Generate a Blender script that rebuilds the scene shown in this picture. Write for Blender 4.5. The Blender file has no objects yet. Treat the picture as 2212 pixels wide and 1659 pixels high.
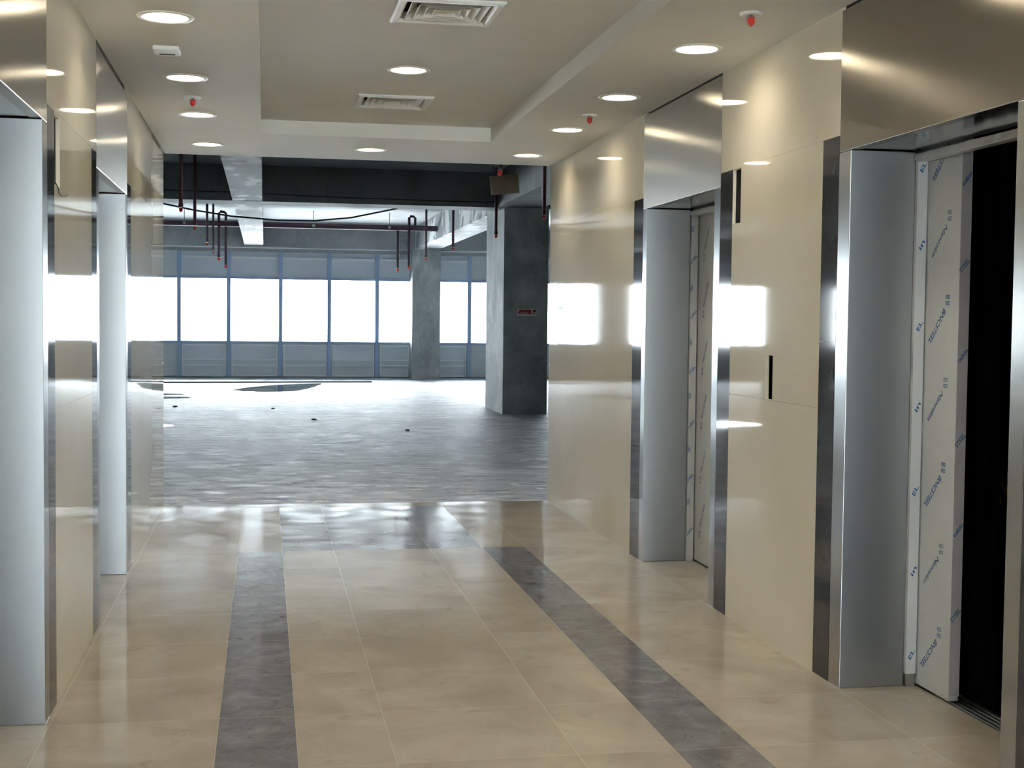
import bpy, bmesh, math, random
from mathutils import Vector, Matrix
random.seed(7)
scene = bpy.context.scene
COL = scene.collection

# ------------------------------------------------------------------ measures (metres; Y runs along the lobby)
XL, XR = -0.792, 2.339          # finished wall faces
CH = 2.80                       # lobby ceiling
TRAY = 2.90                     # raised centre of the ceiling
YE = 11.0                       # end of the lobby
SLAB = 3.90                     # concrete soffit of the open floor
BEAM = 3.34                     # underside of the beams
YW = 35.2                       # window wall
EYE = 1.50

# ------------------------------------------------------------------ materials
def S(h):
    h = h.lstrip('#'); c = [int(h[i:i+2], 16)/255 for i in (0, 2, 4)]
    return tuple((x/12.92 if x <= 0.04045 else ((x+0.055)/1.055)**2.4) for x in c) + (1.0,)

class NT:
    def __init__(self, name):
        self.m = bpy.data.materials.new(name); self.m.use_nodes = True
        self.t = self.m.node_tree; self.n = self.t.nodes
        self.b = self.n['Principled BSDF']
    def node(self, typ, **kw):
        n = self.n.new(typ)
        for k, v in kw.items():
            if k.startswith('_'): setattr(n, k[1:], v)
            else: n.inputs[k.replace('__', ' ')].default_value = v
        return n
    def link(self, a, b): self.t.links.new(a, b)
    def coords(self, scale=(1, 1, 1)):
        g = self.node('ShaderNodeNewGeometry')
        mp = self.node('ShaderNodeMapping'); mp.inputs['Scale'].default_value = scale
        self.link(g.outputs['Position'], mp.inputs['Vector'])
        return mp.outputs['Vector']
    def noise(self, vec, scale, detail=4, rough=.55, dist=0):
        n = self.node('ShaderNodeTexNoise'); n.inputs['Scale'].default_value = scale
        n.inputs['Detail'].default_value = detail; n.inputs['Roughness'].default_value = rough
        n.inputs['Distortion'].default_value = dist
        self.link(vec, n.inputs['Vector']); return n.outputs['Fac']
    def ramp(self, fac, stops):
        r = self.node('ShaderNodeValToRGB'); e = r.color_ramp.elements
        e[0].position, e[0].color = stops[0]; e[1].position, e[1].color = stops[-1]
        for p, c in stops[1:-1]:
            x = e.new(p); x.color = c
        self.link(fac, r.inputs['Fac']); return r.outputs['Color']
    def mix(self, fac, a, b, mode='MIX'):
        m = self.node('ShaderNodeMix', _data_type='RGBA', _blend_type=mode)
        for s, v in ((m.inputs[0], fac), (m.inputs[6], a), (m.inputs[7], b)):
            if hasattr(v, 'is_linked'): self.link(v, s)
            else: s.default_value = v
        return m.outputs[2]
    def bump(self, fac, strength, dist=.01):
        b = self.node('ShaderNodeBump'); b.inputs['Strength'].default_value = strength
        b.inputs['Distance'].default_value = dist
        self.link(fac, b.inputs['Height']); self.link(b.outputs['Normal'], self.b.inputs['Normal'])
    def set(self, **kw):
        names = dict(col='Base Color', rough='Roughness', metal='Metallic', ior='IOR', spec='Specular IOR Level',
                     coat='Coat Weight', coatr='Coat Roughness', aniso='Anisotropic', anrot='Anisotropic Rotation',
                     emit='Emission Color', emits='Emission Strength')
        for k, v in kw.items():
            s = self.b.inputs[names[k]]
            if hasattr(v, 'is_linked'): self.link(v, s)
            else: s.default_value = v
        return self

def plain(name, col, rough=.5, **kw):
    t = NT(name); t.set(col=S(col), rough=rough, **kw); return t.m

M = {}
# cream polished wall panel
t = NT('cream_panel'); v = t.coords()
f = t.noise(v, 1.3, 3); c = t.ramp(f, [(.3, S('#d3cbb7')), (.7, S('#dbd4c2'))])
t.set(col=c, rough=.035, ior=1.5, spec=.55); M['cream'] = t.m
M['panel_edge'] = plain('panel_edge', '#d9d2c0', .6)
M['seam'] = plain('panel_seam', '#b8b09a', .6)
M['dark_void'] = plain('cavity', '#1c1c20', .9)
# black granite
t = NT('black_granite'); v = t.coords()
f = t.noise(v, 9, 6, .6); g = t.noise(v, 260, 2, .5)
c = t.ramp(f, [(.35, S('#333334')), (.7, S('#434344'))])
c = t.mix(t.ramp(g, [(.66, (0, 0, 0, 1)), (.74, (.5, .5, .5, 1))]), c, S('#66666a'))
t.set(col=c, rough=.06, ior=1.5); M['granite'] = t.m
# beige polished floor stone
t = NT('beige_stone'); v = t.coords()
isl = t.node('ShaderNodeNewGeometry')
off = t.node('ShaderNodeVectorMath', _operation='SCALE'); off.inputs[0].default_value = (7.3, 3.1, 0)
t.link(isl.outputs['Random Per Island'], off.inputs['Scale'])
add = t.node('ShaderNodeVectorMath', _operation='ADD'); t.link(v, add.inputs[0]); t.link(off.outputs[0], add.inputs[1]); v2 = add.outputs[0]
f = t.noise(v2, 2.2, 7, .6, .6); c = t.ramp(f, [(.3, S('#a99e90')), (.52, S('#b6ac9e')), (.72, S('#c1b8ab'))])
g = t.noise(v2, 7, 5, .65, 1.2); c = t.mix(t.ramp(g, [(.60, (0, 0, 0, 1)), (.70, (.35, .35, .35, 1))]), c, S('#8f857a'))
t.set(col=c, rough=t.ramp(t.noise(v, 3.5, 4), [(.3, (.06, .06, .06, 1)), (.7, (.11, .11, .11, 1))]), ior=1.5, spec=.5); M['beige'] = t.m
# grey stone band with dark scuffs
t = NT('grey_stone'); v = t.coords()
f = t.noise(v, 6.5, 7, .68, .8); c = t.ramp(f, [(.32, S('#6c6a6c')), (.55, S('#807e80')), (.75, S('#949294'))])
g = t.noise(v, 11, 5, .7, 2.0); c = t.mix(t.ramp(g, [(.60, (0, 0, 0, 1)), (.68, (.6, .6, .6, 1))]), c, S('#454345'))
t.set(col=c, rough=t.ramp(t.noise(v, 4, 4), [(.3, (.07, .07, .07, 1)), (.7, (.13, .13, .13, 1))]), ior=1.5); M['greystone'] = t.m
M['grout'] = plain('grout', '#c6bdae', .7)
# raw concrete family
def concrete(name, lo, mid, hi, rough=.75, scale=1.0, patch=None, spec=.3):
    t = NT(name); v = t.coords()
    f = t.noise(v, .8*scale, 6, .6, .4); c = t.ramp(f, [(.3, S(lo)), (.5, S(mid)), (.72, S(hi))])
    g = t.noise(v, 9*scale, 5, .65); c = t.mix(t.ramp(g, [(.35, (0, 0, 0, 1)), (.75, (.3, .3, .3, 1))]), c, S(hi))
    st = t.noise(t.coords((1.3, 1.3, .45)), 2.1*scale, 6, .7, .6); c = t.mix(t.ramp(st, [(.5, (0, 0, 0, 1)), (.66, (.55, .55, .55, 1))]), c, S(lo))
    if patch:
        h = t.noise(t.coords((1.6, .75, 1)), 1.25, 5, .55, .5)
        c = t.mix(t.ramp(h, [(patch[1], (0, 0, 0, 1)), (patch[1]+.05, (1, 1, 1, 1))]), c, S(patch[0]))
    t.set(col=c, rough=rough, spec=spec); t.bump(g, .25, .01); return t.m
M['concrete'] = concrete('raw_concrete', '#6b7070', '#7b8080', '#8d9191')
M['beam'] = concrete('beam_concrete', '#777b7d', '#8b8f90', '#a2a5a5', patch=('#e4e6e5', .53))
M['edge'] = concrete('edge_concrete', '#8f9494', '#a2a7a7', '#b4b8b7')
M['soffit'] = concrete('soffit_concrete', '#8f9394', '#9da1a1', '#b2b5b4')
M['column'] = concrete('column_concrete', '#868c8c', '#a6acac', '#cfd2d0', scale=1.5)
t = NT('slab_floor'); v = t.coords((.55, 1.1, 1))
f = t.noise(v, .8, 8, .66, .8); c = t.ramp(f, [(.32, S('#85878d')), (.5, S('#a9acb2')), (.68, S('#c6c8cb'))])
g = t.noise(t.coords((.55, 1.5, 1)), 3.6, 8, .76, .8); c = t.mix(t.ramp(g, [(.50, (0, 0, 0, 1)), (.60, (.85, .85, .85, 1))]), c, S('#5c5e66'))
h = t.noise(t.coords((.5, 1.6, 1)), 4.6, 8, .74, .5); c = t.mix(t.ramp(h, [(.55, (0, 0, 0, 1)), (.62, (.95, .95, .95, 1))]), c, S('#f0f1f2'))
t.set(col=c, rough=t.ramp(t.noise(t.coords((.6, 1.5, 1)), 4.2, 8, .78, .5), [(.36, (.42, .42, .42, 1)), (.52, (.62, .62, .62, 1)), (.66, (.75, .75, .75, 1))]), spec=.28)
t.bump(t.noise(t.coords((.7, 1.4, 1)), 11, 8, .78), .16, .012); M['slab_floor'] = t.m
# brushed stainless; U of the box map runs along the grain
def steel(name, col, rough, aniso, rot=0.0):
    t = NT(name); tg = t.node('ShaderNodeTangent'); tg.direction_type = 'UV_MAP'; tg.uv_map = 'UVMap'
    t.link(tg.outputs[0], t.b.inputs['Tangent'])
    t.set(col=S(col), metal=1.0, aniso=aniso, anrot=rot, rough=rough); return t.m
M['steel_fascia'] = steel('brushed_steel_fascia', '#a29c93', .23, .85, .875)
M['steel_fascia_mirrored'] = steel('brushed_steel_fascia_b', '#a29c93', .23, .85, .125)
M['steel_return'] = steel('brushed_steel_return', '#a0a2a2', .36, .35, 0.0)
M['steel_jamb'] = steel('brushed_steel_jamb', '#b9bbbc', .22, .6, 0.0)
M['steel_soffit'] = steel('brushed_steel_soffit', '#b4b5b6', .13, .3, 0.0)
M['alu'] = plain('aluminium', '#a8a8a4', .35, metal=1.0)
# white protective film
t = NT('white_film'); v = t.coords(); f = t.noise(v, 3, 3)
t.set(col=t.ramp(f, [(.3, S('#c6cacd')), (.7, S('#d2d5d7'))]), rough=.32, spec=.4); M['film'] = t.m
M['film_edge'] = plain('film_edge', '#b5b4bd', .35)
M['ink'] = plain('blue_ink', '#155a9c', .5)
M['ink_faint'] = plain('faded_ink', '#35648f', .5)
# ceiling
t = NT('white_gypsum'); v = t.coords(); t.set(col=t.ramp(t.noise(v, 1.2, 3), [(.3, S('#dcdbd4')), (.7, S('#e3e2dc'))]), rough=.6, spec=.3); M['gyp'] = t.m
M['white_metal'] = plain('white_enamel', '#e2e2dc', .4)
M['yellowed'] = plain('yellowed_sealant', '#d6cf9e', .6)
M['reflector'] = plain('lamp_reflector', '#f3efe4', .35)
t = NT('lamp_glow'); t.set(col=S('#fff0d0'), emit=(1, .955, .87, 1), emits=1.0); M['lamp'] = t.m
M['red_plastic'] = plain('red_cap', '#d8392f', .45)
M['red_pipe'] = plain('maroon_pipe', '#5a2a36', .5)
M['dark_pipe'] = plain('primer_pipe', '#4a3340', .5)
M['steel_frame'] = plain('primed_window_steel', '#9db2d0', .5)
M['frame_pale'] = plain('pale_rail', '#eef2f2', .5)
M['spandrel'] = plain('blue_grey_panel', '#ccd5dc', .45)
M['spandrel_grey'] = plain('grey_panel', '#cbd2d4', .5)
M['wire'] = plain('black_cable', '#23262e', .6)
M['board'] = concrete('brown_board', '#6a5e4f', '#736656', '#7c705f', scale=4)
M['sign_white'] = plain('sign_pale', '#f2eee6', .5)
M['sign_red'] = plain('sign_red', '#b5262f', .5)
M['yellow'] = plain('yellow_strap', '#b59a1e', .6)
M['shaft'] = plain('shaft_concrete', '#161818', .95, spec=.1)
M['rail_steel'] = plain('guide_rail_steel', '#3a3c38', .6, metal=.3)
M['sheet'] = plain('torn_sheet', '#c7cbd0', .5)
# clear pane
t = NT('window_glass'); n = t.n; out = n['Material Output']
tr = t.node('ShaderNodeBsdfTransparent'); gl = t.node('ShaderNodeBsdfGlossy'); gl.inputs['Roughness'].default_value = .02
fr = t.node('ShaderNodeFresnel'); fr.inputs['IOR'].default_value = 1.5; mx = t.node('ShaderNodeMixShader')
tr.inputs['Color'].default_value = (.94, .97, .98, 1)
t.link(fr.outputs[0], mx.inputs[0]); t.link(tr.outputs[0], mx.inputs[1]); t.link(gl.outputs[0], mx.inputs[2]); t.link(mx.outputs[0], out.inputs['Surface'])
M['glass'] = t.m
t = NT('puddle_water'); t.set(col=S('#5f6468'), rough=.03, ior=1.33, spec=.5); M['water'] = t.m

# ------------------------------------------------------------------ mesh helpers
class MB:
    def __init__(self): self.v = []; self.f = []; self.mi = []; self.smooth = []
    def face(self, pts, mi=0, smooth=False):
        k = len(self.v); self.v += [tuple(p) for p in pts]; self.f.append(list(range(k, k+len(pts)))); self.mi.append(mi); self.smooth.append(smooth)
    def add(self, vs, fs, mi=0, smooth=False):
        k = len(self.v); self.v += [tuple(p) for p in vs]
        for f in fs: self.f.append([i+k for i in f]); self.mi.append(mi); self.smooth.append(smooth)
    def box(self, x0, x1, y0, y1, z0, z1, mi=0, bev=0.0):
        if x0 > x1: x0, x1 = x1, x0
        if y0 > y1: y0, y1 = y1, y0
        if z0 > z1: z0, z1 = z1, z0
        if bev <= 0:
            vs = [(x, y, z) for x in (x0, x1) for y in (y0, y1) for z in (z0, z1)]
            self.add(vs, [(0, 1, 3, 2), (4, 6, 7, 5), (0, 4, 5, 1), (2, 3, 7, 6), (0, 2, 6, 4), (1, 5, 7, 3)], mi)
        else:
            b = bmesh.new(); bmesh.ops.create_cube(b, size=1)
            for v in b.verts: v.co = Vector((x0+(v.co.x+.5)*(x1-x0), y0+(v.co.y+.5)*(y1-y0), z0+(v.co.z+.5)*(z1-z0)))
            bmesh.ops.bevel(b, geom=b.edges[:], offset=bev, segments=2, affect='EDGES', profile=.5)
            self.bm(b, mi); b.free()
        return self
    def bm(self, b, mi=0, smooth=False):
        b.verts.index_update()
        self.add([v.co[:] for v in b.verts], [[v.index for v in f.verts] for f in b.faces], mi, smooth)
    def obb(self, p, q, w, h, mi=0):      # bar of section w x h from p to q
        p, q = Vector(p), Vector(q); d = (q-p).normalized()
        up = Vector((0, 0, 1)) if abs(d.z) < .9 else Vector((0, 1, 0))
        s = d.cross(up).normalized(); u = s.cross(d)
        vs = [e + s*a*w/2 + u*c*h/2 for e in (p, q) for a in (-1, 1) for c in (-1, 1)]
        self.add(vs, [(0, 1, 3, 2), (4, 6, 7, 5), (0, 4, 5, 1), (2, 3, 7, 6), (0, 2, 6, 4), (1, 5, 7, 3)], mi)
    def tube(self, pts, r, n=10, mi=0, cap=True):
        pts = [Vector(p) for p in pts]; rings = []
        for i, p in enumerate(pts):
            a = pts[max(i-1, 0)]; b = pts[min(i+1, len(pts)-1)]; d = (b-a).normalized()
            up = Vector((0, 0, 1)) if abs(d.z) < .95 else Vector((0, 1, 0))
            s = d.cross(up).normalized(); u = s.cross(d)
            rings.append([p + (s*math.cos(2*math.pi*k/n) + u*math.sin(2*math.pi*k/n))*r for k in range(n)])
        vs = [v for R in rings for v in R]; fs = []
        for i in range(len(pts)-1):
            for k in range(n): fs.append((i*n+k, i*n+(k+1) % n, (i+1)*n+(k+1) % n, (i+1)*n+k))
        self.add(vs, fs, mi, True)
        if cap: self.face(rings[0][::-1], mi); self.face(rings[-1], mi)
    def lathe(self, prof, cx, cy, n=32, mi=0, cap0=False, cap1=False):   # prof [(r,z)]
        rings = [[(cx+r*math.cos(2*math.pi*k/n), cy+r*math.sin(2*math.pi*k/n), z) for k in range(n)] for r, z in prof]
        vs = [v for R in rings for v in R]; fs = []
        for i in range(len(prof)-1):
            for k in range(n): fs.append((i*n+k, i*n+(k+1) % n, (i+1)*n+(k+1) % n, (i+1)*n+k))
        self.add(vs, fs, mi, True)
        if cap0: self.face(rings[0][::-1], mi)
        if cap1: self.face(rings[-1], mi)
    def build(self, name, mats, parent=None, at=None):
        base = Vector((0, 0, 0)); p = parent
        while p: base += p.location; p = p.parent
        if at is not None: base += Vector(at)
        me = bpy.data.meshes.new(name)
        me.from_pydata([tuple(Vector(v)-base) for v in self.v], [], self.f)
        if not isinstance(mats, (list, tuple)): mats = [mats]
        for m in mats: me.materials.append(M[m])
        uv = me.uv_layers.new(name='UVMap')
        for p, mi, sm in zip(me.polygons, self.mi, self.smooth):
            p.material_index = mi; p.use_smooth = sm; nr = p.normal
            ax = max(range(3), key=lambda i: abs(nr[i]))
            for li in p.loop_indices:
                co = me.vertices[me.loops[li].vertex_index].co
                uv.data[li].uv = ((co.y, co.z) if ax == 0 else (co.x, co.z) if ax == 1 else (co.y, co.x))
        me.update()
        o = bpy.data.objects.new(name, me); COL.objects.link(o)
        if parent: o.parent = parent
        if at is not None: o.location = at
        return o

def thing(name, label, cat, loc=(0, 0, 0), group=None):
    o = bpy.data.objects.new(name, None); COL.objects.link(o); o.location = loc
    o.empty_display_size = .1
    o['label'] = label; o['category'] = cat
    if group: o['group'] = group
    return o
def tag(o, label, cat, group=None, kind=None):
    o['label'] = label; o['category'] = cat
    if group: o['group'] = group
    if kind: o['kind'] = kind
    return o
def struct(o): o['kind'] = 'structure'; return o
def copy_tree(o, parent=None):
    c = o.copy(); COL.objects.link(c); c.parent = parent
    for ch in list(o.children): copy_tree(ch, c)
    return c

# letters as flat print lying just on a surface
def text_into(mb, s, size, org, right, up, mi=0, shear=0.0, width=None):
    cu = bpy.data.curves.new('lettering', 'FONT'); cu.body = s; cu.size = size; cu.shear = shear
    cu.resolution_u = 2; cu.offset = .018*size
    o = bpy.data.objects.new('lettering', cu); COL.objects.link(o)
    bpy.context.view_layer.update()
    me = bpy.data.meshes.new_from_object(o.evaluated_get(bpy.context.evaluated_depsgraph_get()))
    org, right, up = Vector(org), Vector(right).normalized(), Vector(up).normalized()
    w = max(v.co.x for v in me.vertices); k = (width/w) if width else 1.0
    mb.add([org + right*v.co.x*k + up*v.co.y for v in me.vertices], [list(p.vertices) for p in me.polygons], mi)
    bpy.data.objects.remove(o); bpy.data.meshes.remove(me); bpy.data.curves.remove(cu)

# ------------------------------------------------------------------ lobby lamps: positions (x, y, ceiling height)
LEFT_Y = [10.325, 8.85, 7.52, 6.04, 4.65, 3.25, 1.85, .45, -1.0]
RIGHT_Y = [10.34, 8.91, 7.56, 6.15, 4.75, 3.35, 1.95, .55, -.9]
LAMPS = [(-.426, y, CH) for y in LEFT_Y] + [(2.005, y, CH) for y in RIGHT_Y] + [(.79, 10.325, CH)]
TRAYX0, TRAYX1, TRAYY0, TRAYY1 = -.03, 1.605, -1.6, 9.66
TLAMPS = [(.785, y, TRAY) for y in (7.55, 4.9, 2.3, -.3)]
VENTS = [(.803, 8.64), (.803, 6.09)]
R_IN = .098

# ------------------------------------------------------------------ ceiling with real openings for lamps and vents
def holed_plane(mb, rect, z, round_holes, square_holes=(), skip=(), mi=0):
    x0, x1, y0, y1 = rect; hs = .13
    xs, ys = {x0, x1}, {y0, y1}
    cells = []
    for (x, y) in round_holes: cells.append(('r', x-hs, x+hs, y-hs, y+hs, x, y))
    for (x, y, h) in square_holes: cells.append(('s', x-h, x+h, y-h, y+h, x, y))
    for r in skip: cells.append(('s',) + tuple(r) + (0, 0))
    for c in cells:
        xs |= {c[1], c[2]}; ys |= {c[3], c[4]}
    xs = sorted(x for x in xs if x0-1e-6 <= x <= x1+1e-6); ys = sorted(y for y in ys if y0-1e-6 <= y <= y1+1e-6)
    for i in range(len(xs)-1):
        for j in range(len(ys)-1):
            cx, cy = (xs[i]+xs[i+1])/2, (ys[j]+ys[j+1])/2
            if any(c[1] < cx < c[2] and c[3] < cy < c[4] for c in cells): continue
            mb.face([(xs[i], ys[j], z), (xs[i], ys[j+1], z), (xs[i+1], ys[j+1], z), (xs[i+1], ys[j], z)], mi)
    for c in cells:
        if c[0] != 'r': continue
        n = 32; x, y = c[5], c[6]
        ring = [(x+R_IN*math.cos(2*math.pi*k/n), y+R_IN*math.sin(2*math.pi*k/n), z) for k in range(n)]
        sq = []
        for k in range(n):
            a = 2*math.pi*k/n; s = hs/max(abs(math.cos(a)), abs(math.sin(a)))
            sq.append((x+s*math.cos(a), y+s*math.sin(a), z))
        for k in range(n):
            mb.face([ring[k], ring[(k+1) % n], sq[(k+1) % n], sq[k]][::-1], mi)

mb = MB()
GAP = .012
holed_plane(mb, (XL+GAP, XR-GAP, -2.8, YE), CH, [(x, y) for x, y, z in LAMPS], skip=[(TRAYX0, TRAYX1, TRAYY0, TRAYY1)])
holed_plane(mb, (TRAYX0, TRAYX1, TRAYY0, TRAYY1), TRAY, [(x, y) for x, y, z in TLAMPS], square_holes=[(x, y, .19) for x, y in VENTS])
for (a, b) in (((TRAYX0, TRAYY0), (TRAYX1, TRAYY0)), ((TRAYX1, TRAYY0), (TRAYX1, TRAYY1)), ((TRAYX1, TRAYY1), (TRAYX0, TRAYY1)), ((TRAYX0, TRAYY1), (TRAYX0, TRAYY0))):
    mb.face([(a[0], a[1], CH), (b[0], b[1], CH), (b[0], b[1], TRAY), (a[0], a[1], TRAY)])
# board edge at the open end
mb.box(XL+GAP, XR-GAP, YE-.004, YE+.012, CH-.0, CH+.04)
struct(mb.build('ceiling', 'gyp'))
# soffit and bulkhead above the lobby
mb = MB(); mb.box(-16, 16, -9.3, YW+.4, SLAB, SLAB+.25)
struct(mb.build('ceiling.001', 'soffit'))
mb = MB(); mb.box(XL-.3, XR+.3, YE+.02, YE+.14, CH+.045, SLAB); struct(mb.build('wall_bulkhead', 'concrete'))

# ------------------------------------------------------------------ lobby floor
mb = MB()
BX = [XL-.35, -.775, -.165, .115, .445, 1.075, 1.425, 1.71, XR-.01, XR+.345]
rows = [8.75-.61*k for k in range(20)]
ys = sorted(rows + [10.795, YE])
ys = [y for y in ys if y > -2.7]; ys = [-2.8] + ys
g = .0006
for i in range(len(BX)-1):
    for j in range(len(ys)-1):
        x0, x1, y0, y1 = BX[i], BX[i+1], ys[j], ys[j+1]
        xc = (x0+x1)/2; m = 0
        if y1 <= 8.76 and (-.165 < xc < .115 or 1.425 < xc < 1.71): m = 1
        if 8.74 < y0 < 10.79 and .115 < xc < 1.425: m = 1
        gy = .0 if m == 1 and (j % 2) else g
        mb.face([(x0+g, y0+g, 0), (x1-g, y0+g, 0), (x1-g, y1-g, 0), (x0+g, y1-g, 0)], m)
mb.box(XL-.35, XR+.345, -2.8, YE, -.14, -.0012, 2)
fl = struct(mb.build('floor', ['beige', 'greystone', 'grout']))
# concrete floor of the open storey (subdivided rough slab)
mb = MB(); mb.box(-16, 16, YE, YW+.3, -.25, -.002)
struct(mb.build('floor.001', 'slab_floor'))
# outer envelope
mb = MB(); mb.box(-16.3, -16, -9.3, YW+.4, -1.4, SLAB+.2); struct(mb.build('wall_west', 'concrete'))
mb = MB(); mb.box(16, 16.3, -9.3, YW+.4, -1.4, SLAB+.2); struct(mb.build('wall_east', 'concrete'))
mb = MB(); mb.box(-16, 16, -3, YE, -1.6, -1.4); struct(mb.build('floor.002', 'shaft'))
# core walls facing the open floor on both sides of the lobby
mb = MB(); mb.box(-16, XL-.3, YE-.2, YE, -1.4, SLAB); mb.box(XR+.3, 16, YE-.2, YE, -1.4, SLAB); mb.box(XL-.3, XR+.3, YE-.2, YE-.01, -1.4, -.14); struct(mb.build('wall_core', 'concrete'))  # last box, unseen under the lobby floor, is added to stop daylight leaking in
# end of the lobby behind the camera
mb = MB(); mb.box(-16, XL-.3, -3.0, -2.8, -1.4, SLAB); mb.box(XR+.3, 16, -3.0, -2.8, -1.4, SLAB); mb.box(XL-.3, XR+.3, -3.0, -2.81, -1.4, -.26); mb.box(XL-.3, XR+.3, -3.0, -2.81, CH+.045, SLAB)  # unseen box below floor level added to block stray daylight at this end
struct(mb.build('wall_core.001', 'concrete'))
# the open storey behind the camera: slab and its window band
mb = MB(); mb.box(-16, 16, -9.3, -2.8, -.25, -.002); struct(mb.build('floor.003', 'slab_floor'))
mb = MB(); mb.box(-16, 16, -9.3, -9.05, -.002, .935); mb.box(-16, 16, -9.3, -9.05, 2.525, SLAB)
for k in range(14): mb.box(-16+k*2.45, -15.93+k*2.45, -9.3, -9.05, .935, 2.525)
struct(mb.build('wall_south', 'spandrel_grey'))
mb = MB(); mb.box(-16, 16, -9.2, -9.19, .935, 2.525); struct(mb.build('window_40', 'glass'))

# ------------------------------------------------------------------ lobby walls
WZ = CH + .05
DZ = 2.285                       # top of the black strips
JZ = 1.145                       # horizontal joint
def lobby_wall(name, X, s, dy, holes, extra):
    """s=+1: panel body lies towards +X. dy shifts the openings; holes [(y0,y1,z0,z1)]"""
    mb = MB(); T = .016; sg = .0004
    def P(a, b): return (X+s*a, X+s*b)
    A0, A1 = 3.92+dy, 5.15+dy            # near opening
    B0, B1 = 6.83+dy, 8.11+dy            # far opening
    hdA, hdB = (3.83+dy, 5.262+dy), (6.735+dy, 8.197+dy)
    stA, stB = (3.66+dy, 5.427+dy), (6.55+dy, 8.405+dy)
    rects = []
    # full-height fields between black strips, split at joints
    for (y0, y1) in ((-2.8, stA[0]), (stA[1], stB[0]), (stB[1], YE)):
        rects += [(y0, y1, 0, JZ), (y0, y1, JZ, DZ)]
    for (y0, y1) in ((-2.8, hdA[0]), (hdA[1], hdB[0]), (hdB[1], YE)):
        rects.append((y0, y1, DZ, WZ))
    for (y0, y1, z0, z1) in rects:
        hs = [h for h in holes if h[0] < y1 and h[1] > y0 and h[2] < z1 and h[3] > z0]
        if not hs:
            mb.box(*P(0, T), y0+sg, y1-sg, z0+(sg if z0 else 0), z1-sg, 0); continue
        ysx = sorted({y0+sg, y1-sg} | {max(y0+sg, min(y1-sg, v)) for h in hs for v in h[:2]})
        zsx = sorted({z0+(sg if z0 else 0), z1-sg} | {max(z0+sg, min(z1-sg, v)) for h in hs for v in h[2:]})
        for i in range(len(ysx)-1):
            for j in range(len(zsx)-1):
                cy, cz = (ysx[i]+ysx[i+1])/2, (zsx[j]+zsx[j+1])/2
                if any(h[0] < cy < h[1] and h[2] < cz < h[3] for h in hs): continue
                mb.box(*P(0, T), ysx[i], ysx[i+1], zsx[j], zsx[j+1], 0)
        for h in hs:   # pale cut edges lining the opening
            e = .0015
            y0h, y1h, z0h, z1h = max(h[0], y0+sg), min(h[1], y1-sg), h[2], min(h[3], z1-sg)
            mb.box(*P(.001, T), y1h-e, y1h, z0h, z1h, 1); mb.box(*P(.001, T), y0h, y0h+e, z0h, z1h, 1)
            mb.box(*P(.001, T), y0h+e, y1h-e, z0h, z0h+e, 1); mb.box(*P(.001, T), y0h+e, y1h-e, z1h-e, z1h, 1)
    # closed backing behind the joints, with a cavity behind the cut-outs
    for (y0, y1) in ((-2.8, stA[0]), (stA[1], stB[0]), (stB[1], YE)):
        hs = [h for h in holes if y0 <= h[0] < y1]
        mb.box(*P(.11, .30), y0, y1, -.1, WZ, 3)
        if not hs: mb.box(*P(T, .11), y0, y1, 0, WZ, 2)
        else:
            for zz in (JZ, DZ):
                ok = True
            mb.box(*P(.108, .11), y0, y1, 0, WZ, 3)
    for (y0, y1) in (hdA, hdB): mb.box(*P(.30, .34), y0-.3, y1+.3, 2.30, SLAB, 3)
    mb.box(*P(.26, .30), -2.8, YE, CH+.05, SLAB, 3)
    o = struct(mb.build(name, ['cream', 'panel_edge', 'seam', 'dark_void']))
    return dict(A=(A0, A1), B=(B0, B1), hdA=hdA, hdB=hdB, stA=stA, stB=stB)
RH = [(6.432, 6.546, 2.008, 2.2835), (5.957, 6.045, 1.1465, 1.357)]
LH = [(5.39, 5.53, 2.005, 2.275)]
GR = lobby_wall('wall_right', XR, 1, 0.0, RH, None)
GL = lobby_wall('wall_left', XL, -1, -.04, LH, None)

# black granite strips beside each doorway
ti = 0
for (X, s, G) in ((XR, 1, GR), (XL, -1, GL)):
    for k in 'AB':
        for (y0, y1) in ((G['st'+k][0], G['hd'+k][0]+.0), (G['hd'+k][1], G['st'+k][1])):
            ti += 1; mb = MB(); sg = .0008
            for (z0, z1) in ((0, .715), (.715, 1.43), (1.43, DZ)):
                mb.box(X, X+s*.027, y0+sg, y1-sg, z0+(sg*.6 if z0 else 0), z1-sg*.6)
            mb.box(X+s*.024, X+s*.12, y0, y1, 0, DZ)
            struct(mb.build('trim_%d' % ti, 'granite'))

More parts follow.
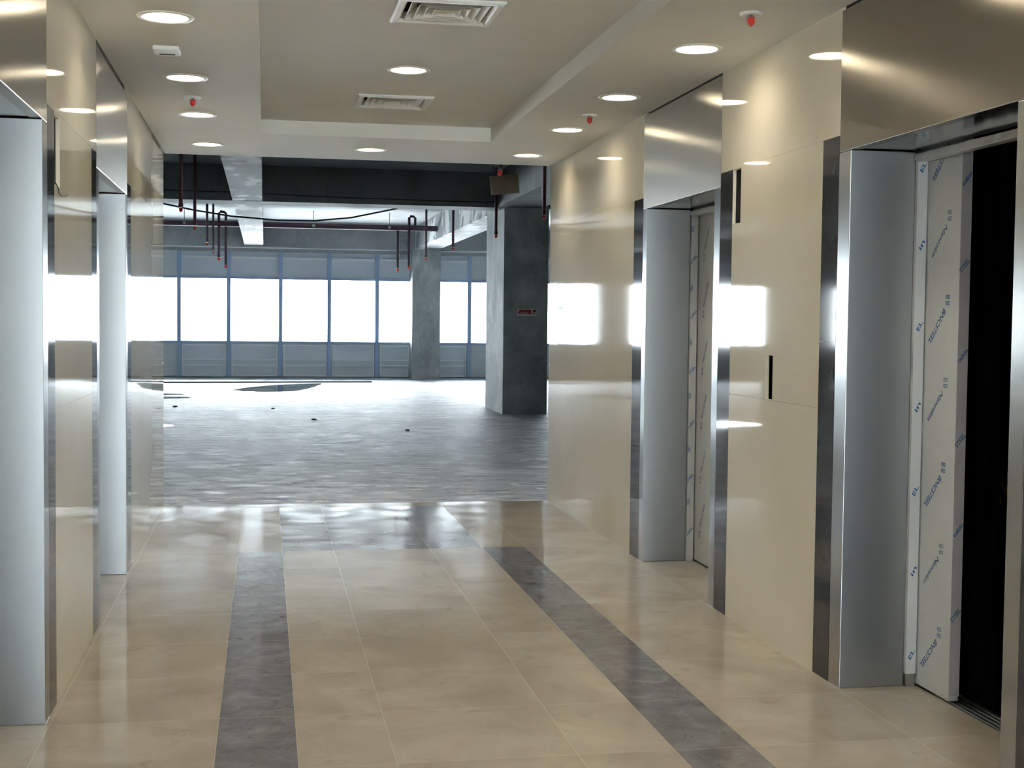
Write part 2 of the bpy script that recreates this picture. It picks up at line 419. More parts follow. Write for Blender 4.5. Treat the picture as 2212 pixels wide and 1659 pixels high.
# ------------------------------------------------------------------ elevator doorways and doors
SOF = 2.215
def doorway(label, X, s, A, hd, film_bottom=0.0, flip=False, prints=None):
    y0, y1 = A
    r = thing('elevator_doorway', label, 'elevator doorway', (X, (y0+y1)/2, 0), 'steel elevator doorways')
    P = lambda d: X+s*d
    mb = MB(); mb.box(P(0.0), P(.045), hd[0]+.001, hd[1]-.001, SOF, CH-.004, 0, .003)
    o = mb.build('header_panel', 'steel_fascia' if s > 0 else 'steel_fascia_mirrored', r)
    mb = MB(); mb.box(P(.044), P(.292), y0, y1, SOF+.002, SOF+.03); mb.build('soffit_panel', 'steel_soffit', r)
    for (a, b, lab) in ((y1, hd[1]-.001, ''), (hd[0]+.001, y0, '')):
        mb = MB(); mb.box(P(0.0), P(.284), a, b, 0, SOF-.0015, 0, .0025)
        o = mb.build('side_jamb', ['steel_jamb', 'steel_return'], r)
        for p in o.data.polygons:
            if abs(p.normal.y) > .7: p.material_index = 1
    # film-wrapped inner frame: two uprights and the head
    for (a, b) in ((y1-.018, y1+.05), (y0-.05, y0+.018)):
        mb = MB(); zb = film_bottom if a > (y0+y1)/2 else 0
        mb.box(P(.286), P(.330), a, b, zb, SOF-.042)
        if zb: mb.box(P(.288), P(.328), a+.002, b, 0, zb, 1)
        fr_ = mb.build('inner_frame', ['film', 'alu'], r); fr_['label'] = 'inner frame wrapped in white film'
        if a > (y0+y1)/2: up = fr_
    mb = MB(); mb.box(P(.286), P(.330), y0, y1, SOF-.042, SOF-.008, 0, .004)
    # wrinkled loose film folded over the head
    n = 26; rnd = random.Random(int(y0*100))
    top, bot = [], []
    for i in range(n+1):
        y = y0 + (y1-y0)*i/n
        top.append((P(.281+rnd.uniform(-.002, .001)), y, SOF-.010+rnd.uniform(-.004, .001)))
        bot.append((P(.279+rnd.uniform(-.003, .002)), y, SOF-.040+rnd.uniform(-.004, .006)))
    for i in range(n): mb.face([top[i], top[i+1], bot[i+1], bot[i]])
    mb.build('frame_head', 'film', r)['label'] = 'head of the inner frame in creased white film'
    mb = MB(); mb.box(P(.330), P(.46), y0-.05, y1+.05, -.12, -.001)
    for d in (.36, .385, .41, .435): mb.box(P(d), P(d+.006), y0-.04, y1+.04, -.001, .002)
    mb.build('door_sill', 'alu', r)
    words(up, prints)
    return r

def words(r, prints):
    for w in (prints() if prints else []):
        mb = MB(); w(mb); mb.build('printed_word', ['ink', 'ink_faint'], r)['label'] = 'blue lettering printed on the film'

def glyphs(mb, org, right, up, size, mi=0):   # two small block characters side by side
    org, right, up = Vector(org), Vector(right), Vector(up)
    def bar(x0, x1, y0, y1):
        mb.face([org+right*x*size+up*y*size for x, y in ((x0, y0), (x1, y0), (x1, y1), (x0, y1))], mi)
    for k in (0, 1):
        o = k*1.12
        bar(o, o+.14, 0, 1); bar(o+.86, o+1, 0, 1); bar(o+.14, o+.86, 0, .14); bar(o+.14, o+.86, .86, 1)
        bar(o+.14, o+.86, .43, .57) if k == 0 else bar(o+.43, o+.57, .14, .86)
        if k == 0: bar(o+.43, o+.57, .57, .86)

def slanted(x, s, y_ref, z, kind, flip):
    """one slanted word with its two lines of block characters, on a face across the lobby axis"""
    R = Vector((0, -s, 0)); U = Vector((0, 0, 1))          # seen from the lobby, screen-right is -Y on this wall
    d = (R*-.68 + U*-.73).normalized() if not flip else (R*.50 + U*.866).normalized()
    u = R*-d.dot(U) + U*d.dot(R); P0 = Vector((x, y_ref, z)); mi = 0 if kind == 'b' else 1
    def word(mb):
        if kind == 'b': text_into(mb, 'BNCSTEEL', .034, P0, d, u, 0, .15, .186)
        else: text_into(mb, 'Nanoskin', .030, P0, d, u, 1, .25, .17)
    def mark(k):
        c = P0 + R*.026 + U*(.018+.025*k) if not flip else P0 - R*.010 - U*(.026+.026*k)
        return lambda mb: glyphs(mb, c - R*.0165 - U*.008, R, U, .0155, mi)
    return [word, mark(0), mark(1)]

def leaf(label, X, s, y0, y1, group, prints=None, edge_prints=None, skin='film'):
    r = thing('elevator_door_leaf', label, 'elevator door', (X+s*.375, (y0+y1)/2, 0), group)
    P = lambda d: X+s*d
    mb = MB(); mb.box(P(.339), P(.382), y0, y1, .010, 2.26, 0, .0015)
    # pale side wrapped edge
    sk = mb.build('door_skin', skin, r)
    mb = MB(); mb.box(P(.3405), P(.3845), y0-.0016, y0, .03, 2.26); le = mb.build('leading_edge', 'film_edge', r); le['label'] = 'leading edge in greyish film'
    words(sk, prints); words(le, edge_prints)
    return r

R3, U3 = Vector((1, 0, 0)), Vector((0, 0, 1))
def diag(x, y, z, k, txt, size, mi, wd):
    d = (R3*k+U3*math.sqrt(1-k*k)); u = (R3*-d.z+U3*d.x)
    return lambda mb: text_into(mb, txt, size, (x, y, z), d, u, mi, .1, wd)
def strip_prints_A():
    return [diag(XR+.3055, 5.15-.0186, z+.02, .42, 'EL' if i % 2 == 0 else 'in', .022, 0, .046) for i, z in enumerate((2.105, 1.788, 1.456, 1.122, .775, .44, .091))]
def strip_prints_B():
    y = 8.11-.0186
    return [(lambda mb, z=z: glyphs(mb, (XR+.300, y, z), Vector((0, 0, 1)), Vector((-1, 0, 0)), .017, 0)) for z in (2.075, 1.705, 1.365, 1.03, .695, .36)] + \
        [diag(XR+.291, y, z, .6, 'STEEL' if i % 2 == 0 else 'oskin', .022, i % 2, .062) for i, z in enumerate((1.876, 1.528, 1.179, .84, .50, .16))]
doorway('steel elevator doorway whose opening shows a partly slid film-wrapped door and a dark shaft', XR, 1, GR['A'], GR['hdA'], .055, prints=strip_prints_A)
doorway('steel elevator doorway with a closed door, beside the narrow cutouts and facing the grey floor band', XR, 1, GR['B'], GR['hdB'], prints=strip_prints_B)
doorway('steel elevator doorway closest to the camera on the wall with the dangling wire', XL, -1, GL['A'], GL['hdA'])
doorway('narrow-looking steel elevator doorway beyond the dangling wire, nearer the open concrete floor', XL, -1, GL['B'], GL['hdB'])

def door_A_print():
    out = []
    for z, k in [(2.235, 'b'), (1.912, 'n'), (1.576, 'b'), (1.245, 'n'), (.905, 'b'), (.575, 'n'), (.237, 'b')]:
        w = slanted(XR+.3384, 1, 4.986, z, k, False); out += w if z < 2.2 else w[:1]
    return out
def door_A_edge():
    return [diag(XR+.3485, 4.8728, z, .6, 'STEEL' if i % 2 == 1 else 'oskin', .024, i % 2, .062) for i, z in enumerate((2.05, 1.711, 1.356, 1.022, .665, .326))]
leaf('white film-wrapped elevator door slid partly open, with blue lettering, beside the dark shaft', XR, 1, 4.875, 5.62, None, door_A_print, door_A_edge)
def door_B_print():
    return [w for z, k in [(1.95, 'n'), (1.60, 'b'), (1.245, 'n'), (.905, 'b'), (.565, 'n'), (.225, 'b')] for w in slanted(XR+.3384, 1, 7.985, z, k, True)]
leaf('closed white film-wrapped elevator door in the doorway beside the narrow cutouts', XR, 1, 7.472, 8.25, None, door_B_print)
leaf('second closed film-wrapped leaf meeting the lettered one in the doorway beside the cutouts', XR, 1, 6.70, 7.468, None)
leaf('closed steel door leaf in the doorway beyond the dangling wire', XL, -1, 6.62, 8.2, None, skin='steel_jamb')
leaf('closed steel door leaf in the doorway closest to the camera', XL, -1, 3.75, 5.25, None, skin='steel_jamb')

# ------------------------------------------------------------------ lift shafts behind both walls
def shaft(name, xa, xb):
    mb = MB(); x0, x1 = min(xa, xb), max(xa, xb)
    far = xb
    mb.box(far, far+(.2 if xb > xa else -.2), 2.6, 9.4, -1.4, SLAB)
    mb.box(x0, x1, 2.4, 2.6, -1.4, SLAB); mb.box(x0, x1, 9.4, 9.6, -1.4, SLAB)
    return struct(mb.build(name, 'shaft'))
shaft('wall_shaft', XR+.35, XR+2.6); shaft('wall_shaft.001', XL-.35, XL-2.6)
mb = MB()
mb.box(3.56, 3.60, 6.10, 6.24, -1.4, 3.85); mb.box(3.50, 3.56, 6.155, 6.185, -1.4, 3.85)
rail = thing('elevator_guide_rail', 'steel guide rail standing in the dark open elevator shaft', 'guide rail', (3.56, 6.17, -1.4))
mb.build('rail_profile', 'rail_steel', rail)
for z in (1.55, -.4):
    mb = MB(); mb.box(3.60, 3.66, 6.02, 6.32, z, z+.07); mb.build('rail_bracket', 'rail_steel', rail)
mb = MB(); mb.box(3.67, 3.82, 5.70, 6.75, .63, .745); mb.box(3.67, 3.80, 5.70, 6.05, .55, .60)
tag(mb.build('shaft_crossbeam', 'rail_steel', at=(3.7, 6.2, .65)), 'dim steel crossbeam across the dark elevator shaft', 'crossbeam')
mb = MB(); mb.tube([(3.63, 6.36, .60), (3.64, 6.25, .67), (3.64, 6.16, .72), (3.64, 6.07, .66), (3.63, 6.0, .61)], .011, 8)
mb.tube([(3.64, 6.19, .70), (3.63, 6.14, .62)], .010, 8)
tag(mb.build('yellow_strap', 'yellow', at=(3.64, 6.16, .7)), 'yellow strap hanging over the crossbeam in the dark shaft', 'strap')

# ------------------------------------------------------------------ recessed downlights
def downlight(label, x, y, z, group):
    r = thing('recessed_downlight', label, 'ceiling light', (x, y, z), group)
    mb = MB(); mb.lathe([(R_IN-.004, z+.004), (R_IN-.004, z-.003), (R_IN+.004, z-.007), (.118, z-.005), (.122, z-.0002)], x, y, 40)
    mb.build('trim_ring', 'white_metal', r)
    mb = MB(); mb.lathe([(R_IN, z-.0005), (R_IN-.004, z+.02), (.088, z+.075), (.076, z+.115)], x, y, 40)
    rf = mb.build('reflector', 'reflector', r)
    mb = MB(); mb.lathe([(.0005, z+.058), (.03, z+.060), (.058, z+.068), (.074, z+.080), (.076, z+.116)], x, y, 32)
    mb.build('lamp', 'lamp', rf)
    return r
names_L = ['recessed downlight over the dark left-hand doorways, first of four in that row, beside nothing but bare ceiling']
G_DL = 'round recessed downlights'
def lab_row(wall, i):
    o = ['first', 'second', 'third', 'fourth'][i]
    return '%s lit downlight from the open end, along the wall with the %s' % (o, wall)
proto = None
def place(x, y, z, label):
    global proto
    if proto is None:
        proto = downlight(label, x, y, z, G_DL); return proto
    c = copy_tree(proto); c.location = (x, y, z); c['label'] = label; return c
for i, y in enumerate(LEFT_Y):
    place(-.426, y, CH, lab_row('dangling wire', i) if i < 4 else 'lit round downlight behind the camera, beside the wall with the dangling wire')
for i, y in enumerate(RIGHT_Y):
    place(2.005, y, CH, lab_row('narrow cutouts', i) if i < 4 else 'lit round downlight behind the camera, beside the wall with the narrow cutouts')
place(.79, 10.325, CH, 'lit round downlight alone between the raised ceiling panel and the open end')
for i, (x, y, z) in enumerate(TLAMPS):
    place(x, y, z, 'lit round downlight in the raised ceiling panel between the two square air diffusers' if i == 0 else 'lit round downlight in the raised ceiling panel behind the camera')

# ------------------------------------------------------------------ square air diffusers
def diffuser(label, x, y):
    z = TRAY
    r = thing('air_diffuser', label, 'air vent', (x, y, z), 'square ceiling diffusers')
    def sq(h, zz): return [(x-h, y-h, zz), (x+h, y-h, zz), (x+h, y+h, zz), (x-h, y+h, zz)]
    def ring(mb, a, b, mi=0):
        for k in range(4): mb.face([a[k], a[(k+1) % 4], b[(k+1) % 4], b[k]], mi)
    mb = MB()
    prof = [(.236, z-.0005), (.236, z-.010), (.226, z-.018), (.205, z-.016), (.188, z+.004), (.186, z+.03)]
    for (a, b) in zip(prof, prof[1:]): ring(mb, sq(*a), sq(*b))
    # dried sealant along the flange
    mb.box(x-.23, x+.12, y+.232, y+.239, z-.011, z-.0005, 1); mb.box(x+.1, x+.22, y+.236, y+.243, z-.013, z-.0005, 1)
    mb.build('flange', ['white_metal', 'yellowed'], r)
    for i, h in enumerate((.176, .138, .100, .062)):
        mb = MB(); a, b = sq(h, z-.012), sq(h-.052, z+.040); a2, b2 = sq(h-.003, z-.012), sq(h-.055, z+.040)
        ring(mb, a, b); ring(mb, a2, b2); ring(mb, a, a2)
        mb.build('louvre_cone', 'white_metal', r)
    mb = MB()
    ring(mb, sq(.189, z-.0), sq(.189, z+.2)); mb.face(sq(.189, z+.2)); mb.build('neck_box', 'dark_void', r)
    return r
diffuser('square white air diffuser in the raised ceiling panel, next to its pale end step', *VENTS[0])
diffuser('large square white air diffuser cut by the top edge, in the raised ceiling panel', *VENTS[1])

# ------------------------------------------------------------------ sprinklers in the lobby ceiling
def sprinkler(label, x, y, z, group, pipe_top=None, r_=.011, head=1.0, pm='red_pipe'):
    r = thing('pendant_sprinkler', label, 'sprinkler', (x, y, z), group); k = head
    if pipe_top:
        mb = MB(); mb.tube([(x, y, z), (x, y, pipe_top)], r_, 10); mb.tube([(x, y, z-.005), (x, y, z+.04)], r_*1.3, 10)
        mb.build('drop_pipe', pm, r)
    else:
        mb = MB(); mb.lathe([(.0005, z-.010), (.012, z-.010), (.034, z-.012), (.046, z-.009), (.048, z-.0005)], x, y, 24); mb.build('escutcheon', 'white_metal', r)
    zb = z-.009
    mb = MB(); mb.lathe([(.0005, zb), (.009*k, zb), (.009*k, zb-.010), (.0005, zb-.010)], x, y, 12)
    for s in (-1, 1): mb.tube([(x+s*.008*k, y, zb-.004), (x+s*.018*k, y, zb-.012), (x+s*.017*k, y, zb-.022)], .0025*k, 6)
    mb.build('head', 'alu', r)
    mb = MB(); mb.lathe([(.0005, zb-.010), (.016*k, zb-.011), (.017*k, zb-.032*k), (.012*k, zb-.040*k), (.004*k, zb-.047*k), (.0005, zb-.048*k)], x, y, 16)
    mb.build('red_cap', 'red_plastic', r)
    return r
GS = 'ceiling sprinklers with red caps'
sprinkler('red-capped sprinkler in the ceiling between the cutout wall and its largest downlight', 1.994, 5.40, CH, GS)
sprinkler('red-capped sprinkler in the ceiling between the second and third downlights of the cutout wall row', 1.995, 8.24, CH, GS)
sprinkler('red-capped sprinkler in the ceiling above the wall with the dangling wire', -.42, 8.16, CH, GS)
sprinkler('red-capped sprinkler just past the lobby ceiling edge, in front of the hanging brown board', 2.081, 12.0, 2.885, GS, SLAB, .010, 1.35, 'dark_pipe')

# small white ceiling fitting
r = thing('ceiling_speaker', 'small white rectangular ceiling fitting with a dark slot, between two downlights', 'ceiling fitting', (-.468, 6.76, CH))
mb = MB(); mb.box(-.53, -.406, 6.66, 6.80, CH-.022, CH-.0005, 0, .005); mb.build('casing', 'white_metal', r)
mb = MB(); mb.box(-.506, -.432, 6.768, 6.784, CH-.0232, CH-.0215);
mb.build('slot', 'dark_void', r)['label'] = 'dark slot'

# dangling wire from the cut-out in the other wall
mb = MB(); x = XL+.004
mb.tube([(XL-.02, 5.40, 2.05), (XL+.001, 5.405, 2.014), (x, 5.43, 2.005), (x+.004, 5.44, 1.99), (x+.006, 5.435, 1.975), (x+.01, 5.48, 1.968), (x+.012, 5.56, 1.975), (x+.012, 5.64, 1.99)], .0022, 6)
tag(mb.build('dangling_wire', 'wire', at=(x, 5.4, 2.0)), 'thin dark wire dangling from the narrow cutout in the wall', 'wire')

# ------------------------------------------------------------------ concrete frame of the open floor
def concrete_block(name, mat, *b):
    mb = MB(); mb.box(*b); return struct(mb.build(name, mat))
concrete_block('beam', 'concrete', -16, 16, 21.46, 22.15, BEAM, SLAB)              # cross beam
concrete_block('beam.001', 'beam', -.50, -.045, YE+.15, 21.455, BEAM+.004, SLAB)   # middle beam towards the lobby
concrete_block('beam.002', 'beam', -.50, -.045, 22.155, 34.595, BEAM+.004, SLAB)
concrete_block('beam.003', 'edge', -16, 16, 34.6, YW+.3, BEAM, SLAB)           # edge beam
concrete_block('beam.004', 'beam', 3.80, 4.40, 23.2, 34.595, BEAM+.004, SLAB)
concrete_block('beam.005', 'concrete', 3.68, 4.40, YE+.15, 21.455, BEAM+.004, SLAB)
concrete_block('beam.006', 'concrete', -4.85, -4.25, YE+.15, 34.595, BEAM+.004, SLAB)
concrete_block('column', 'column', 3.80, 4.535, 21.44, 23.17, -.002, SLAB)
concrete_block('column.001', 'column', 3.735, 4.465, 34.55, 35.18, -.002, BEAM)
concrete_block('column.002', 'column', -4.95, -4.06, 34.55, 35.18, -.002, BEAM)
concrete_block('column.003', 'column', -4.9, -4.2, 21.44, 23.17, -.002, SLAB)

# ------------------------------------------------------------------ window wall
ZB, ZT = .935, 2.525
xs = [-15.9, -14.6, -13.35, -12.1, -10.85, -9.6, -8.35, -7.1, -5.95, -4.95, -4.06, -3.30, -2.15, -.913, .397, 1.642, 2.88, 3.80, 4.42, 5.315, 6.56, 7.8, 9.05, 10.3, 11.55, 12.8, 14.05, 15.3, 15.95]
n = 0
for i in range(len(xs)-1):
    x0, x1 = xs[i], xs[i+1]
    if (abs(x0-3.80) < .01) or (abs(x0+4.95) < .01):     # solid pier behind a column
        mb = MB(); mb.box(x0, x1, YW-.01, YW+.25, 0, BEAM); struct(mb.build('wall_pier', 'spandrel_grey')); continue
    n += 1
    w = struct(bpy.data.objects.new('window_%d' % n, None)); COL.objects.link(w); w.location = ((x0+x1)/2, YW, 0)
    plainbay = (x0 > 5.0 and x0 < 5.4) or (abs(x0+3.30) < .01)
    mb = MB(); h = .05
    mb.box(x0, x0+h, YW-.07, YW+.06, 0, 3.225); mb.box(x1-h, x1, YW-.07, YW+.06, 0, 3.225)
    mb.box(x0+h, x1-h, YW-.05, YW+.05, ZB-.06, ZB); mb.box(x0+h, x1-h, YW-.05, YW+.05, ZT, ZT+.06)
    wf = mb.build('frame', 'steel_frame', w)
    mb = MB(); mb.box(x0+h, x1-h, YW+.0, YW+.03, 0, ZB-.06); sp = mb.build('spandrel_panel', 'spandrel_grey' if plainbay else 'spandrel', w)
    mb = MB(); mb.box(x0+h, x1-h, YW+.0, YW+.03, ZT+.06, 3.225); mb.build('upper_panel', 'spandrel_grey' if plainbay else 'spandrel', w)
    if not plainbay:
        mb = MB(); d0, d1 = YW-.045, YW
        for z in (.03, .296, .447, .815): mb.box(x0+h+.02, x1-h-.02, d0, d1, z, z+(.034 if z != .447 else .03))
        mb.box(x0+h+.02, x0+h+.055, d0, d1, .03, .84); mb.box(x1-h-.055, x1-h-.02, d0, d1, .03, .84)
        mb.box(x0+h+.02, x1-h-.02, d0, d1, 3.045, 3.095)
        mb.build('rail', 'frame_pale', sp)
    mb = MB(); mb.box(x0+h, x1-h, YW+.012, YW+.018, ZB, ZT); mb.build('pane', 'glass', wf)
# strip of slab edge closing the wall under the edge beam
mb = MB(); mb.box(-16, 16, YW-.09, YW+.25, 3.225, BEAM); struct(mb.build('trim_20', 'edge'))
mb = MB(); mb.box(-16, 16, YW-.12, YW-.09, BEAM-.03, BEAM-.002); struct(mb.build('trim_21', 'frame_pale'))
# low concrete kerb at the foot of the window wall
mb = MB(); mb.box(-16, 16, YW-.09, YW+.25, -.002, .028); struct(mb.build('baseboard_north', 'concrete'))
# torn protective sheet hanging in one window
mb = MB(); rnd = random.Random(3); L, Rr = [], []
for i in range(14):
    z = ZT - (ZT-ZB+.1)*i/13; c = -3.0 + .06*math.sin(i*.9); wdt = .16 - .09*abs(math.sin(i*.55+.4))
    L.append((c-wdt, YW-.10+.02*math.sin(i), z)); Rr.append((c+wdt, YW-.12+.02*math.cos(i*1.3), z))
for i in range(13): mb.face([L[i], Rr[i], Rr[i+1], L[i+1]])
sh = mb.build('hanging_sheet', 'sheet', at=(-3.0, YW-.1, 1.7)); tag(sh, 'torn pale plastic sheet hanging in a far window, seen in the glossy wall', 'plastic sheet')
sm = sh.modifiers.new('thickness', 'SOLIDIFY'); sm.thickness = .003

# ------------------------------------------------------------------ fire pipes of the open floor
GD = 'hanging sprinkler drops over the concrete floor'
left = [(17.05, 'closest to the lobby'), (20.4, 'second from the lobby'), (24.7, 'third from the lobby, just behind the cross beam'), (27.6, 'fourth from the lobby')]
for y, w in left:
    sprinkler('maroon sprinkler drop near the middle beam, %s' % w, -1.02, y, 2.87, GD, SLAB, .023, 1.25, 'red_pipe' if y < 23 else 'dark_pipe')
right = [(16.8, 3.49, 'at the edge of the cream wall'), (20.75, 3.545, 'in front of the big dark column'), (24.5, 3.39, 'just clear of the big dark column'), (28.7, 3.39, 'under the lit sloping beam')]
for y, x, w in right:
    sprinkler('maroon sprinkler drop %s' % w, x, y, 2.87, GD, SLAB, .023, 1.25, 'red_pipe' if y < 23 else 'dark_pipe')
# main pipe and its goosenecks
PY, PZ = 30.0, 3.565
mb = MB(); mb.tube([(-15.5, PY, PZ), (3.93, PY, PZ)], .062, 16)
main = thing('fire_main_pipe', 'thick dark maroon pipe running across the far ceiling bay', 'pipe', (0, PY, PZ))
mb.build('pipe_run', 'dark_pipe', main)
mb = MB(); mb.tube([(3.90, PY, PZ), (3.985, PY, PZ)], .070, 16); mb.build('end_cap', 'dark_pipe', main)
for hx in (-1.72, 1.05, 2.72):
    mb = MB(); mb.tube([(hx, PY, PZ+.06), (hx, PY, SLAB)], .008, 6); mb.lathe([(.066, PZ-.03), (.070, PZ), (.066, PZ+.03)], hx, PY, 12)
    mb.build('pipe_hanger', 'alu', main)
def goose(label, xr, xd, z_end):
    """riser xr from the main, over and down at xd"""
    r = thing('gooseneck_pendant', label, 'sprinkler', (xd, PY, z_end), GD)
    top = 3.82; yd = PY-.10 if xr != xd else PY
    pts = [(xr, PY, PZ+.064), (xr, PY, top-.03), (xr+(xd-xr)*.25, PY-.01, top), (xr+(xd-xr)*.75, yd, top), (xd, yd, top-.03), (xd, yd, z_end)] if xr != xd else [(xd, PY, PZ-.064), (xd, PY, z_end)]
    mb = MB(); mb.tube(pts, .030, 10); mb.build('drop_pipe', 'dark_pipe', r)
    mb = MB(); mb.lathe([(.0005, z_end-.001), (.032, z_end-.006), (.032, z_end-.045), (.01, z_end-.07), (.0005, z_end-.07)], xd, yd, 12); mb.build('red_cap', 'red_plastic', r)
goose('maroon gooseneck drop looping over the far pipe beside the middle beam', -.84, -.985, 2.83)
goose('straight maroon drop under the far pipe, beside the gooseneck at the middle beam', -.84, -.84, 2.67)
goose('maroon gooseneck drop looping over the far pipe against the far column', 3.295, 3.15, 2.72)
goose('straight maroon drop under the far pipe short of the far column', 2.91, 2.91, 2.66)

# cables
mb = MB()
pts = [(-2.4, 22.6, 3.53), (-1.627, 22.6, 3.358), (-1.136, 22.6, 3.265), (-.544, 22.6, 3.182), (.205, 22.6, 3.135), (.81, 22.6, 3.14), (1.421, 22.6, 3.208), (2.115, 22.6, 3.365), (2.9, 22.4, 3.60)]
mb.tube(pts, .014, 8)
tag(mb.build('hanging_cable', 'wire', at=(.2, 22.6, 3.14)), 'dark cable sagging under the far ceiling behind the cross beam', 'cable')
mb = MB()
mb.tube([(-15.8, 21.38, 3.50), (-1.5, 21.38, 3.467), (-.3, 21.38, 3.46), (.9, 21.38, 3.43), (3.1, 21.38, 3.412), (4.6, 21.38, 3.44), (15.8, 21.38, 3.5)], .009, 6)
tag(mb.build('straight_wire', 'wire', at=(0, 21.38, 3.45)), 'thin straight wire stretched along the face of the dark cross beam', 'wire')

# hanging brown board
r = thing('hanging_board', 'brown board hanging askew under the concrete ceiling above the big column', 'board', (2.47, 14.0, 2.94))
mb = MB(); A = [(2.32, 13.99, 3.025), (2.617, 13.99, 3.058), (2.639, 13.99, 2.86), (2.342, 13.99, 2.832)]
B = [(a[0], 14.015, a[2]) for a in A]
mb.face(A); mb.face(B[::-1])
for k in range(4): mb.face([A[k], B[k], B[(k+1) % 4], A[(k+1) % 4]])
mb.build('panel', 'board', r)
for p in ((2.36, 3.02), (2.58, 3.045)):
    mb = MB(); mb.tube([(p[0], 14.003, p[1]), (p[0], 14.003, SLAB)], .003, 6); mb.build('hanging_wire', 'wire', r)

# red notice on the column
r = thing('safety_sign', 'red and white notice fixed on the dark face of the big column', 'sign', (4.185, 21.43, 1.655))
mb = MB(); mb.box(4.028, 4.345, 21.428, 21.4395, 1.598, 1.713, 0, .004); mb.build('plate', 'sign_white', r)
mb = MB(); mb.box(4.060, 4.255, 21.425, 21.428, 1.630, 1.700); mb.box(4.045, 4.070, 21.4255, 21.428, 1.634, 1.670)
mb.box(4.285, 4.332, 21.4255, 21.428, 1.662, 1.700); mb.box(4.272, 4.33, 21.4255, 21.428, 1.628, 1.640)
mb.build('red_field', 'sign_red', r)
mb = MB()
for (xa, xb, z) in ((4.075, 4.215, 1.655), (4.075, 4.20, 1.641)): mb.box(xa, xb, 21.4240, 21.4255, z, z+.006)
mb.build('pale_strips', 'sign_white', r)

# ------------------------------------------------------------------ things on the concrete floor
def puddle(label, pts, z=.0015):
    mb = MB(); n = len(pts); P = []
    for i in range(n):      # soften the outline
        a, b, c, d = (Vector(pts[(i+k) % n]+(0,)) for k in (-1, 0, 1, 2))
        for t in (0, .25, .5, .75):
            q = .5*((2*b)+(-a+c)*t+(2*a-5*b+4*c-d)*t*t+(-a+3*b-3*c+d)*t**3)
            P.append((q.x+random.uniform(-.02, .02), q.y+random.uniform(-.03, .03), z))
    cx = sum(p[0] for p in P)/len(P); cy = sum(p[1] for p in P)/len(P)
    mb.face(P); mb.add([(p[0], p[1], z) for p in P]+[(p[0]+(p[0]-cx)*.01, p[1]+(p[1]-cy)*.01, -.002) for p in P],
                       [(i, len(P)+i, len(P)+(i+1) % len(P), (i+1) % len(P)) for i in range(len(P))])
    o = mb.build('puddle', 'water', at=(cx, cy, 0)); tag(o, label, 'puddle', 'puddles on the concrete floor'); return o
puddle('long dark puddle on the concrete floor in front of the middle windows', [(-.65, 28.95), (-.27, 30.15), (.29, 31.25), (.83, 31.75), (1.25, 32.0), (1.30, 31.7), (1.10, 30.45), (.80, 28.85), (.27, 28.25), (-.30, 28.25)])
puddle('shiny white puddle at the edge of the left wall, farther of two', [(-2.6, 27.5), (-1.70, 27.4), (-1.66, 27.1), (-2.5, 26.9)])
puddle('shiny white puddle at the edge of the left wall, nearer of two', [(-2.7, 26.4), (-1.56, 26.35), (-1.45, 25.95), (-2.4, 25.6)])
puddle('shiny puddle seen only as a reflection in the glossy cutout wall', [(-2.4, 19.6), (-1.4, 19.5), (-1.3, 19.1), (-1.9, 18.7), (-2.6, 19.0)])
mb = MB(); mb.tube([(-3.2, 31.95, .014), (2.55, 32.55, .014)], .016, 8)
tag(mb.build('conduit_length', 'wire', at=(0, 32.3, .014)), 'long thin dark conduit lying on the floor before the windows', 'conduit')
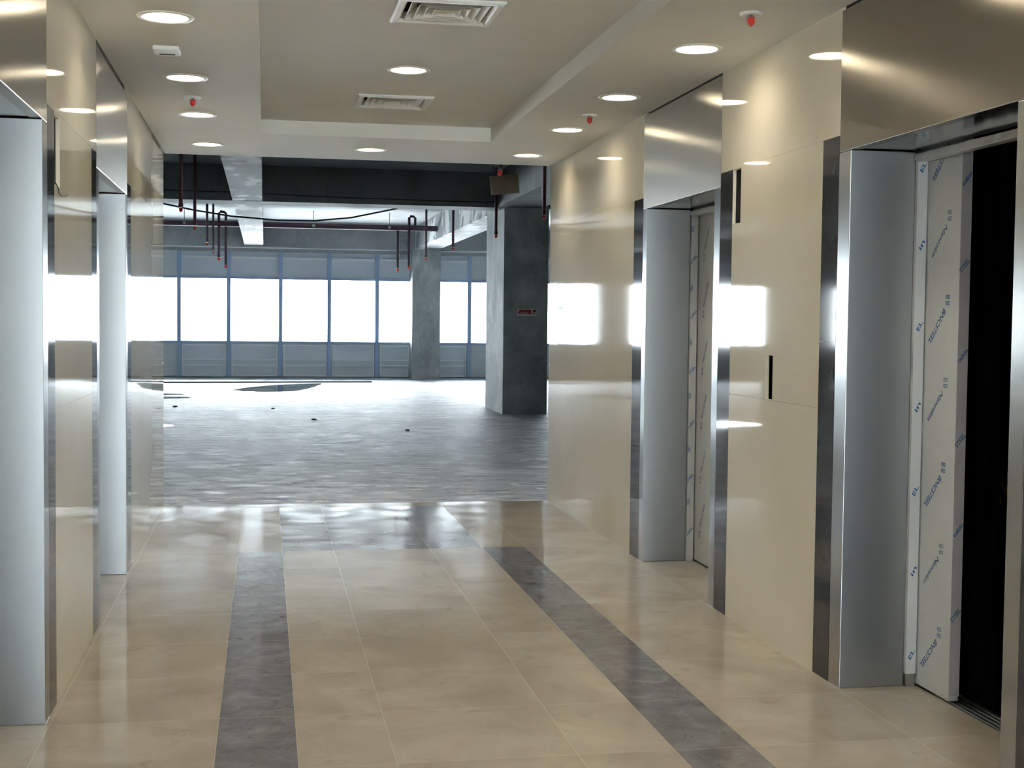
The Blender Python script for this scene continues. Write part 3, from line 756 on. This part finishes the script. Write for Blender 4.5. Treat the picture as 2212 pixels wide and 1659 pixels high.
def lump(label, x, y, s):
    b = bmesh.new(); bmesh.ops.create_icosphere(b, subdivisions=2, radius=1)
    for v in b.verts:
        k = 1+random.uniform(-.2, .2); v.co = Vector((x+v.co.x*s*k*1.3, y+v.co.y*s*k, max(0, .001+(v.co.z+.55)*s*.45*k)))
    mb = MB(); mb.bm(b); b.free()
    tag(mb.build('rubble_lump', 'dark_void', at=(x, y, 0)), label, 'rubble', 'bits of rubble on the concrete floor')
lump('small dark bit of rubble on the pale floor near the left wall edge', -1.49, 23.33, .03)
lump('small dark bit of rubble on the pale floor, mid bay', .139, 22.83, .022)
lump('small dark bit of rubble in the greyer part of the floor', .726, 20.28, .03)
lump('small dark bit of rubble on the floor short of the big column', 1.92, 18.27, .025)

# ------------------------------------------------------------------ daylight, camera
w = bpy.data.worlds.new('overcast'); scene.world = w; w.use_nodes = True
bg = w.node_tree.nodes['Background']; bg.inputs['Color'].default_value = (.91, .96, 1.0, 1); bg.inputs['Strength'].default_value = 10.5
LAMP_STRENGTH = 19.0
M['lamp'].node_tree.nodes['Principled BSDF'].inputs['Emission Strength'].default_value = LAMP_STRENGTH

yaw, pitch, roll, fpx = .182379805, .0462343245, .0109776397, 2899.25757
cy, sy = math.cos(yaw), math.sin(yaw)
F = Vector((sy*math.cos(pitch), cy*math.cos(pitch), -math.sin(pitch)))
R0 = Vector((cy, -sy, 0)); U0 = R0.cross(F)
Rv = math.cos(roll)*R0 + math.sin(roll)*U0; Uv = -math.sin(roll)*R0 + math.cos(roll)*U0
cam = bpy.data.cameras.new('camera'); co = bpy.data.objects.new('camera', cam); COL.objects.link(co)
cam.sensor_width = 36; cam.sensor_fit = 'HORIZONTAL'; cam.lens = 36*fpx/2212; cam.clip_start = .05; cam.clip_end = 200
m = Matrix((Rv, Uv, -F)).transposed().to_4x4(); m.translation = Vector((0, 0, EYE)); co.matrix_world = m
scene.camera = co

scene.view_settings.view_transform = 'Standard'; scene.view_settings.look = 'None'
scene.view_settings.gamma = 1.0; scene.view_settings.exposure = 2.1; scene.view_settings.use_curve_mapping = False
c = scene.cycles
c.max_bounces = 7; c.diffuse_bounces = 5; c.glossy_bounces = 4; c.transparent_max_bounces = 8
c.sample_clamp_indirect = 8.0; c.caustics_reflective = False; c.caustics_refractive = False
c.use_denoising = True; c.use_adaptive_sampling = True; c.adaptive_threshold = .025
